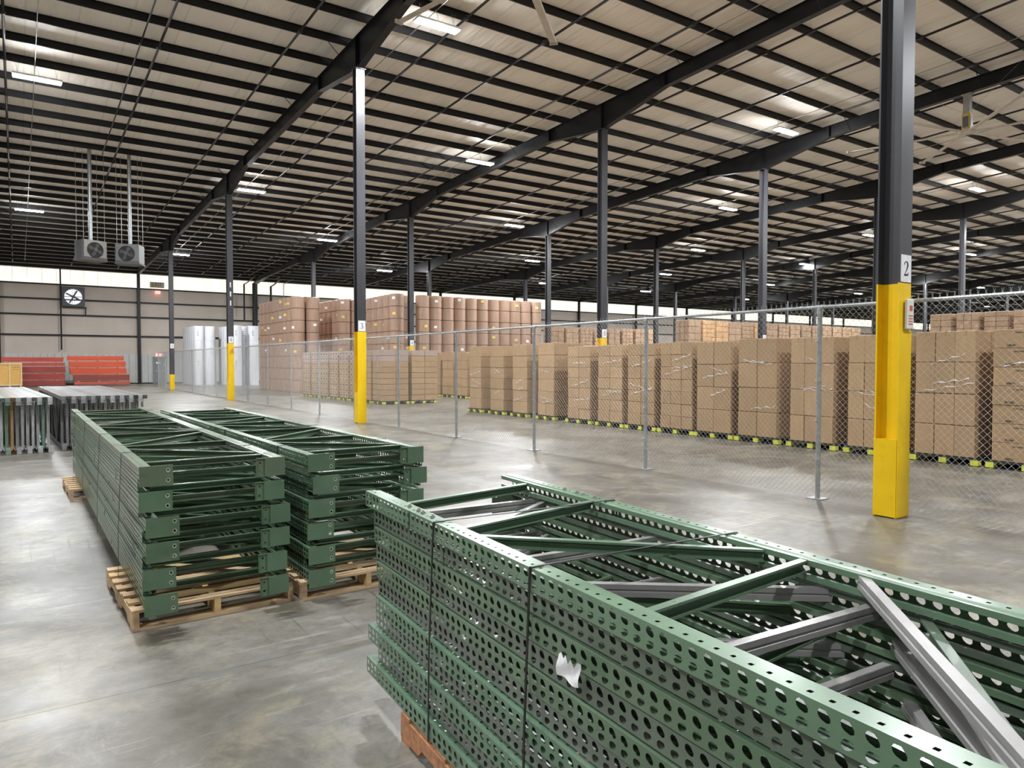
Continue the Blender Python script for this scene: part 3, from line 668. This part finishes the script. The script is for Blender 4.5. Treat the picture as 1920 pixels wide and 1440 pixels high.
# grey frames standing on edge at the left
GP = [(.38,.38,.38),(.33,.34,.34),(.42,.42,.41),(.17,.26,.20),(.38,.24,.12),(.28,.28,.28),(.37,.38,.38),(.2,.2,.2),(.40,.40,.40)]
gproto = {}
def standing(x, y, rz, col, flip, label, grp, L=7.3, W=1.065):
    t = frame(L, W, label, grp, col, True, alt=flip, pl=PLATE_S)
    # stand on its left post: local x up, local z towards -X
    R_ = Matrix.Rotation(rz, 4, 'Z')@Matrix.Rotation(-PI/2, 4, 'Y')
    if flip: R_ = Matrix.Rotation(rz, 4, 'Z')@Matrix.Translation((0,L,W))@Matrix.Rotation(PI,4,'X')@Matrix.Rotation(-PI/2, 4, 'Y')
    t.matrix_world = Matrix.Translation((x,y,.004))@R_
    for ch in t.children:
        for s_ in ch.material_slots: pass
    return t
SWAP = []
gl = random.Random(3)
for i in range(13):
    x = -7.58-.0835*i
    c = GP[[8,3,6,2,0,6,5,4,3,0,2,6,0][i]]
    SWAP.append(standing(x, 12.15+.04*(i%2)+gl.uniform(-.015,.015), math.radians(3.2), c, i % 2 == 1, 'grey upright frame on edge, left group, %s from its right end' % nth(i), 'grey frames standing on edge, left group'))
for i in range(18):
    x = -5.93-.0835*i
    c = GP[gl.choice([0,1,2,5,6,7,8])]
    SWAP.append(standing(x, 12.2+.04*(i%2)+.006*i+gl.uniform(-.015,.015), math.radians(1.9), c, i % 2 == 0, 'grey upright frame on edge, right group, %s from its right end' % nth(i), 'grey frames standing on edge, right group'))
gm = {}
for t in SWAP:
    for ch in t.children:
        k = ch.data.name
        if k not in gm: gm[k] = ch.data.copy(); gm[k].materials[0] = GREY
        ch.data = gm[k]

# ------------------------------------------------------------------ orange beams and crate at the back wall
BEAM = MB().ext([(-.025,-.055),(.025,-.055),(.025,.03),(.005,.03),(.005,.055),(-.025,.055)], (0,0,0), (1,0,0)).mesh('steel_beam', ORANGE)
BEAML = MB().box(-.012,-.04,-.09,0,.04,.09).mesh('end_bracket', ORANGE)
def beams(x0, x1, zs, base, where, wall=58.0):
    k = 0
    for zi, (z, rows, col, sh) in enumerate(zs):
        for r in range(rows):
            for dpt in range(6):
                t = thing('rack_beam', 'orange rack beam, %s pile, %s layer up, %s back' % (where, nth(k), nth(dpt)), 'beam', (x0+sh+random.uniform(-.03,.03), wall+dpt*.105, z+r*.114+.056), 0, 'orange beams in the '+where+' pile')
                inst('beam_body', BEAM, t, (0,0,0), (0,0,0), (x1-x0,1,1), color=tuple(c*random.uniform(.9,1.1) for c in col))
                if dpt == 0:
                    inst('end_bracket', BEAML, t, (0,0,0), color=col); inst('end_bracket', BEAML, t, (x1-x0+.012,0,0), color=col)
            k += 1
        for xx in (x0+.5, (x0+x1)/2, x1-.5):
            if zi < len(zs)-1:
                zz = z+rows*.114; o = MB().box(xx-.05, wall-.03, zz, xx+.05, wall+.62, zz+.05).build('wood_spacer', WOOD); tag(o, 'small wood spacer between layers of the %s orange pile, level %d near x%s' % (where, zi+1, {0:'left end',1:'middle',2:'right end'}[[x0+.5,(x0+x1)/2,x1-.5].index(xx)]) if 0 else 'wood spacer, %s orange pile, %s level, %s' % (where, nth(zi), {0:'left end',1:'middle',2:'right end'}[[x0+.5,(x0+x1)/2,x1-.5].index(xx)]), 'spacer')
OR, OD = (.62,.085,.03), (.32,.05,.035)
beams(-8.95, -5.25, [(.06,3,OD,0),(.46,4,OD,-.03),(.97,4,OD,.02),(1.48,2,(.42,.06,.035),0),(1.77,3,(.45,.06,.035),-.08)], 0, 'left')
beams(-4.9, -1.25, [(.06,2,(.45,.09,.06),.25),(.34,4,(.26,.055,.04),.2),(.85,4,OR,0),(1.36,4,OR,-.05),(1.87,3,OR,-.15)], 0, 'right')
t = thing('plywood_crate', 'tall chipboard crate with pale lumber edges at far left', 'crate', (-9.3,56.7,0))
MB().box(.03,.02,.12,1.42,.9,1.64).build('panel', OSB, t)
m = MB()
for xx in (0,.70,1.37):
    m.box(xx,-.02,.1,xx+.08,.02,1.66)
for zz in (.1,1.58): m.box(0,-.025,zz,1.45,.02,zz+.09)
for zz in (.1,1.58): m.box(1.41,.0,zz,1.45,.92,zz+.09)
m.box(1.41,.83,.1,1.45,.92,1.66).box(1.41,0,.1,1.45,.08,1.66).box(0,0,1.64,1.45,.92,1.69)
m.build('lumber_frame', LUMB, t)
MB().box(.05,.0,0,.15,.9,.1).box(.68,0,0,.78,.9,.1).box(1.3,0,0,1.4,.9,.1).build('skid', LUMB, t)
q = MB()
for k in range(5): strokes(q, [[(0,0,.1),(.15,.5,.1),(.3,0,.1),(.45,.5,.1)]], .92+.075*k, .019, 1.36, .1)
for k in range(5): strokes(q, [[(0,.1,.1),(.2,.4,.1),(.4,.1,.1),(.55,.4,.1)]], .9+.08*k, .019, 1.2, .1)
q.build('marker_writing', INK, t)

# ------------------------------------------------------------------ paper rolls
RH, RR = .692, .398
ROLL_ = MB().lathe([(.02,.0),(RR-.02,.0),(RR,.02),(RR,RH-.03),(RR-.03,RH-.006),(.06,RH-.004)], 22).mesh('paper_roll', KRAFT)
LW = MB().box(-.09,-RR-.006,0,.09,-RR+.02,.14)
LWM = LW.mesh('label', LBLW); LYM = LW.mesh('label', LBLY)
rl = random.Random(11)
def rollcol(x, y, tiers, where, grp, dface=0):
    for k in range(tiers):
        o = inst('paper_roll', ROLL_, loc=(x+rl.uniform(-.003,.003), y+rl.uniform(-.003,.003), k*(RH+.006)), rot=(0,0,rl.uniform(0,6)))
        tag(o, 'brown roll, %s tier, %s' % (nth(k), where), 'paper roll', grp)
        if k > 2 and rl.random() < .42:
            a = dface+rl.uniform(-.25,.25)-o.rotation_euler.z
            inst('label', LWM if rl.random() < .55 else LYM, o, (0,0,rl.uniform(.2,.45)), (0,0,a))
T = 8
for j in range(9): rollcol(5.42, 37.45+.822*j, T, '%s column along the left face of the left block' % nth(j), 'brown rolls, left block', -.9)
for j in range(2): rollcol(6.30, 37.45+.822*j, T, 'second column in, %s row of the left block' % nth(j), 'brown rolls, left block', 0)
for j in range(6): rollcol(8.28, 37.6+.81*j, T-0, '%s column along the left face of the middle block' % nth(j), 'brown rolls, middle block', -.7)
rollcol(9.1, 37.6, T, 'second front column of the middle block', 'brown rolls, middle block')
for j in range(5): rollcol(9.46, 32.65+.81*j, T, '%s column along the left face of the right block' % nth(j), 'brown rolls, right block', -.7)
rollcol(10.27, 33.5, T, 'recessed front column of the right block', 'brown rolls, right block')
for j in range(11): rollcol(11.08+.803*j, 32.65, T, '%s column right of the recess in the right block' % nth(j), 'brown rolls, right block', -.2)
WROLL = MB().lathe([(.02,0),(.38,0),(.385,.006),(.385,1.118),(.379,1.124),(.05,1.124)], 24).mesh('paper_roll', WHITEP)
def wcol(x, y, where, n=4):
    for k in range(n):
        o = inst('paper_roll', WROLL, loc=(x+rl.uniform(-.01,.01), y, k*1.128), rot=(0,0,rl.uniform(0,6))); tag(o, 'white roll, %s tier, %s' % (nth(k), where), 'paper roll', 'white paper rolls')
        if k in (1,3) and rl.random() < .7:
            mm = MB()
            for z in (.0,.14,.28): mm.box(-.05,-.392,z,.05,-.38,z+.04)
            mm.build('marking', HEATD, o, (0,0,.4), (0,0,-o.rotation_euler.z-.3))
for j in range(6): wcol(3.32, 54.6+.79*j, '%s column along the left face of the left white block' % nth(j))
wcol(4.14, 54.6, 'front right column of the left white block')
for j in range(6): wcol(5.45, 51.9+.79*j, '%s column along the left face of the right white block' % nth(j))
wcol(6.75, 52.1, 'front column next to the brown rolls'); wcol(6.28, 53.0, 'recessed column of the right white block')

# ------------------------------------------------------------------ wrapped carton loads on pallets
UC = MB().cbox(.005,.006,.006,.995,.994,.994,.018).mesh('carton', CARD)
UCP = MB().cbox(.005,.006,.006,.995,.994,.994,.018).box(-.003,.38,.1,.004,.62,.2,1).box(-.003,.12,.8,.004,.4,.85,1).box(.3,-.003,.45,.6,.004,.6,1).mesh('carton', [CARD, PRINT])
UCT = MB().cbox(.005,.006,.006,.995,.994,.994,.018).box(.0,.47,.99,1,.53,1.0,1).box(-.001,.47,.85,.0045,.53,.997,1).mesh('carton', [CARD, TAPE])
UCS = MB().cbox(.01,.012,.035,.99,.988,.985,.02).box(.004,.30,.35,.012,.70,.68,1).box(.3,.006,.35,.7,.014,.68,1).mesh('carton', [CARD, PRINT])
UCS2 = MB().cbox(.01,.012,.03,.99,.988,.99,.02).mesh('carton', CARD)
BPAL = {}
def block_pallet(x, y, lx, ly, label, grp):
    k = (round(lx,2), round(ly,2))
    if k not in BPAL:
        d_ = MB().box(0,0,.105,lx,ly,.13).box(0,0,0,lx,ly,.015)
        b = MB(); bb = []
        for i in range(3):
            for j in range(3):
                bx, by = i*(lx-.13)/2, j*(ly-.12)/2
                bb.append((bx, by))
        BPAL[k] = (d_.mesh('deck', BLKB), MB().box(0,0,0,.13,.12,.09).mesh('block', YBLK), bb)
    dm, bm, bb = BPAL[k]
    t = thing('block_pallet', label, 'pallet', (x,y,0), 0, grp)
    inst('deck', dm, t)
    for bx, by in bb:
        inst('block', bm, t, (bx-.002 if bx == 0 else bx, by, .0155))
    return t
CC = [(.40,.262,.140),(.37,.24,.125),(.42,.275,.15)]
cr = random.Random(5)
def load(x, y, lx, ly, z0, h, nz, ny, nx, label, grp, col=None, me=None, pinkfrom=99, film=0, offrow=True):
    t = thing('carton_load', label, 'pallet load', (x,y,z0), 0, grp)
    c0 = col or cr.choice(CC); hz = h/nz
    for k in range(nz):
        nyk = ny if not (offrow and k == 0 and ny == 1) else 2
        for j in range(nyk):
            for i in range(nx):
                f_ = cr.uniform(.93,1.06); c = tuple(v*f_ for v in c0)
                if k >= pinkfrom: c = (.40*f_,.30*f_,.25*f_)
                dy = cr.uniform(-.006,.006); dx = cr.uniform(-.008,.008) if i == 0 else 0
                inst('carton', me or (UCT if k == nz-1 else UC), t, (lx/nx*i+dx, ly/nyk*j+dy, hz*k), (0,0,0), (lx/nx, ly/nyk, hz), color=c)
    if film:
        m = MB()
        for q in range(film):
            z = cr.uniform(.08,.9)*h; ya = cr.uniform(0,.3)*ly; yb = cr.uniform(.6,1)*ly; dz = cr.uniform(-.2,.2); wd_ = cr.uniform(.01,.03)
            n_ = 8; vs = []
            for i in range(n_+1):
                yy = ya+(yb-ya)*i/n_; zz = z+dz*i/n_+.015*math.sin(i*1.9+q); vs += [(-.014-.004*(i%2),yy,zz),(-.016+.003*(i%2),yy,zz+wd_*(.5+.5*math.sin(i*2.2+q)))]
            m.add(vs, [(2*i,2*i+2,2*i+3,2*i+1) for i in range(n_)], 0, True)
        m.build('stretch_film', FILM, t)
    return t
def farload(nz, ny, nx):
    m = MB()
    for k in range(nz):
        for j in range(ny):
            for i in range(nx): m.cbox(i*1.1/nx+.006, j*1.05/ny+.006, k*2.0/nz+.004, (i+1)*1.1/nx-.006, (j+1)*1.05/ny-.006, (k+1)*2.0/nz-.004, .02)
    m.box(-.02,-.02,-.13,1.12,1.07,-.1).box(0,0,-.1,.12,1.05,-.0).box(.98,0,-.1,1.1,1.05,-.0)
    return m.mesh('carton_load', [FARC])
FL = [farload(6,2,2), farload(5,3,2), farload(8,2,3)]
# front row: (y near, y far, layers, columns, top height)
FR = [(16.72,17.49,6,1,2.29),(15.33,16.15,6,1,2.29),(14.02,14.82,6,1,2.31),(12.64,13.44,6,1,2.33),(11.0,11.99,7,2,2.19),(9.72,10.68,7,2,2.21),(8.55,9.50,7,2,2.22),(7.33,8.34,7,3,2.23),
      (6.20,7.19,4,2,2.22),(5.03,6.01,4,2,2.26),(3.75,4.70,4,3,2.25),(2.50,3.45,4,3,2.26),(1.22,2.20,4,3,2.28),(-.05,.97,7,2,2.28),(-1.25,-.25,7,2,2.27),(-2.5,-1.45,5,2,2.26)]
for i, (ya, yb, nz, ny, zt_) in enumerate(FR):
    nm = nth(i)
    block_pallet(5.0, ya-.07, 1.2, yb-ya+.14, 'yellow block pallet, fenced front row, %s from the left' % nm, 'block pallets in the fenced front row')
    load(5.03, ya, 1.15, yb-ya, .131, zt_-.131, nz, ny, 2, 'tall brown carton load, fenced front row, %s from the left' % nm, 'carton loads in the fenced front row', me=UCP if i == 13 else None, film=3)
for rk, xx in enumerate((6.36, 7.66)):     # ranks seen through the gaps
    rn = ['second','third'][rk]
    for i in range(17):
        ya = -2.6+1.24*i+.5*rk
        block_pallet(xx, ya, 1.2, 1.2, 'pallet in the %s rank behind the fence, %s from the near end' % (rn, nth(i)), 'block pallets in the rear ranks')
        o = inst('carton_load', FL[i%2], loc=(xx+.03, ya+.02, .262), color=tuple(v*.95 for v in CC[i%3])); o.scale = (1.04,1.11,1.0)
        tag(o, 'brown carton load, %s rank behind the fence, %s from the near end' % (rn, nth(i)), 'pallet load', 'carton loads in the rear ranks')
# block of loads with small printed cases before the rolls
for j in range(8):
    ya = 22.95+1.16*j
    block_pallet(4.2-.04*j, ya, 1.2, 1.1, 'pallet under the case load %s back from the front corner' % nth(j), 'block pallets under the case loads')
    load(4.22-.04*j, ya+.02, 1.15, 1.06, .131, 2.12, 9, 3, 2, 'case load with small printed cartons, %s back from the front corner' % nth(j), 'case loads before the brown rolls', me=UCS if j > 1 else UCS2, pinkfrom=7, film=2)
block_pallet(5.5, 22.95, 1.2, 1.1, 'dark pallet under the case load right of the front corner', 'block pallets under the case loads')
load(5.52, 22.97, 1.25, 1.06, .131, 2.12, 9, 2, 2, 'case load with plain cartons right of the front corner', 'case loads before the brown rolls', me=UCS2, pinkfrom=8)
for j in range(4):
    ya = 23.9+1.33*j
    block_pallet(9.55, ya, 1.2, 1.1, 'dark pallet under the plain load in the deeper row, %s back' % nth(j), 'block pallets in the deeper row')
    load(9.58, ya+.02, 1.12, 1.06, .131, 2.12, 5, 2, 1, 'plain brown carton load in the deeper row, %s back' % nth(j), 'carton loads in the deeper row')
# far double-stacked loads
def far(x, y, k, lab, grp, nlev=2, h=2.13, c=None):
    for l in range(nlev):
        o = inst('carton_load', FL[k], loc=(x,y,.131+l*h), color=c or (lambda f: tuple(v*f for v in (.40,.26,.16)))(cr.uniform(.85,1.1)))
        tag(o, 'brown carton load, %s level, %s' % (['lower','upper','top'][l], lab), 'pallet load', grp)
for i in range(8): far(22.8+1.25*i, 35.6-.1*i, i%3, '%s from the left in the far row' % nth(i), 'double stacked loads in the far row')
for i in range(15): far(24.3+1.24*i, 24.5, (i+1)%3, '%s from the left in the long right hand row' % nth(i), 'double stacked loads in the long right hand row', c=(.56,.34,.17) if i in (1,2,5) else None)
for i in range(9): far(31.4, 13.3-1.28*i, i%3, '%s from the far end of the right hand block' % nth(i), 'double stacked loads in the right hand block')
for i in range(5): far(32.7+1.25*i, 13.3, i%3, '%s deep along the end of the right hand block' % nth(i), 'double stacked loads in the right hand block')
for i in range(10): far(52+1.3*i, 20.2, i%3, '%s from the left in the most distant row' % nth(i), 'double stacked loads in the most distant row')
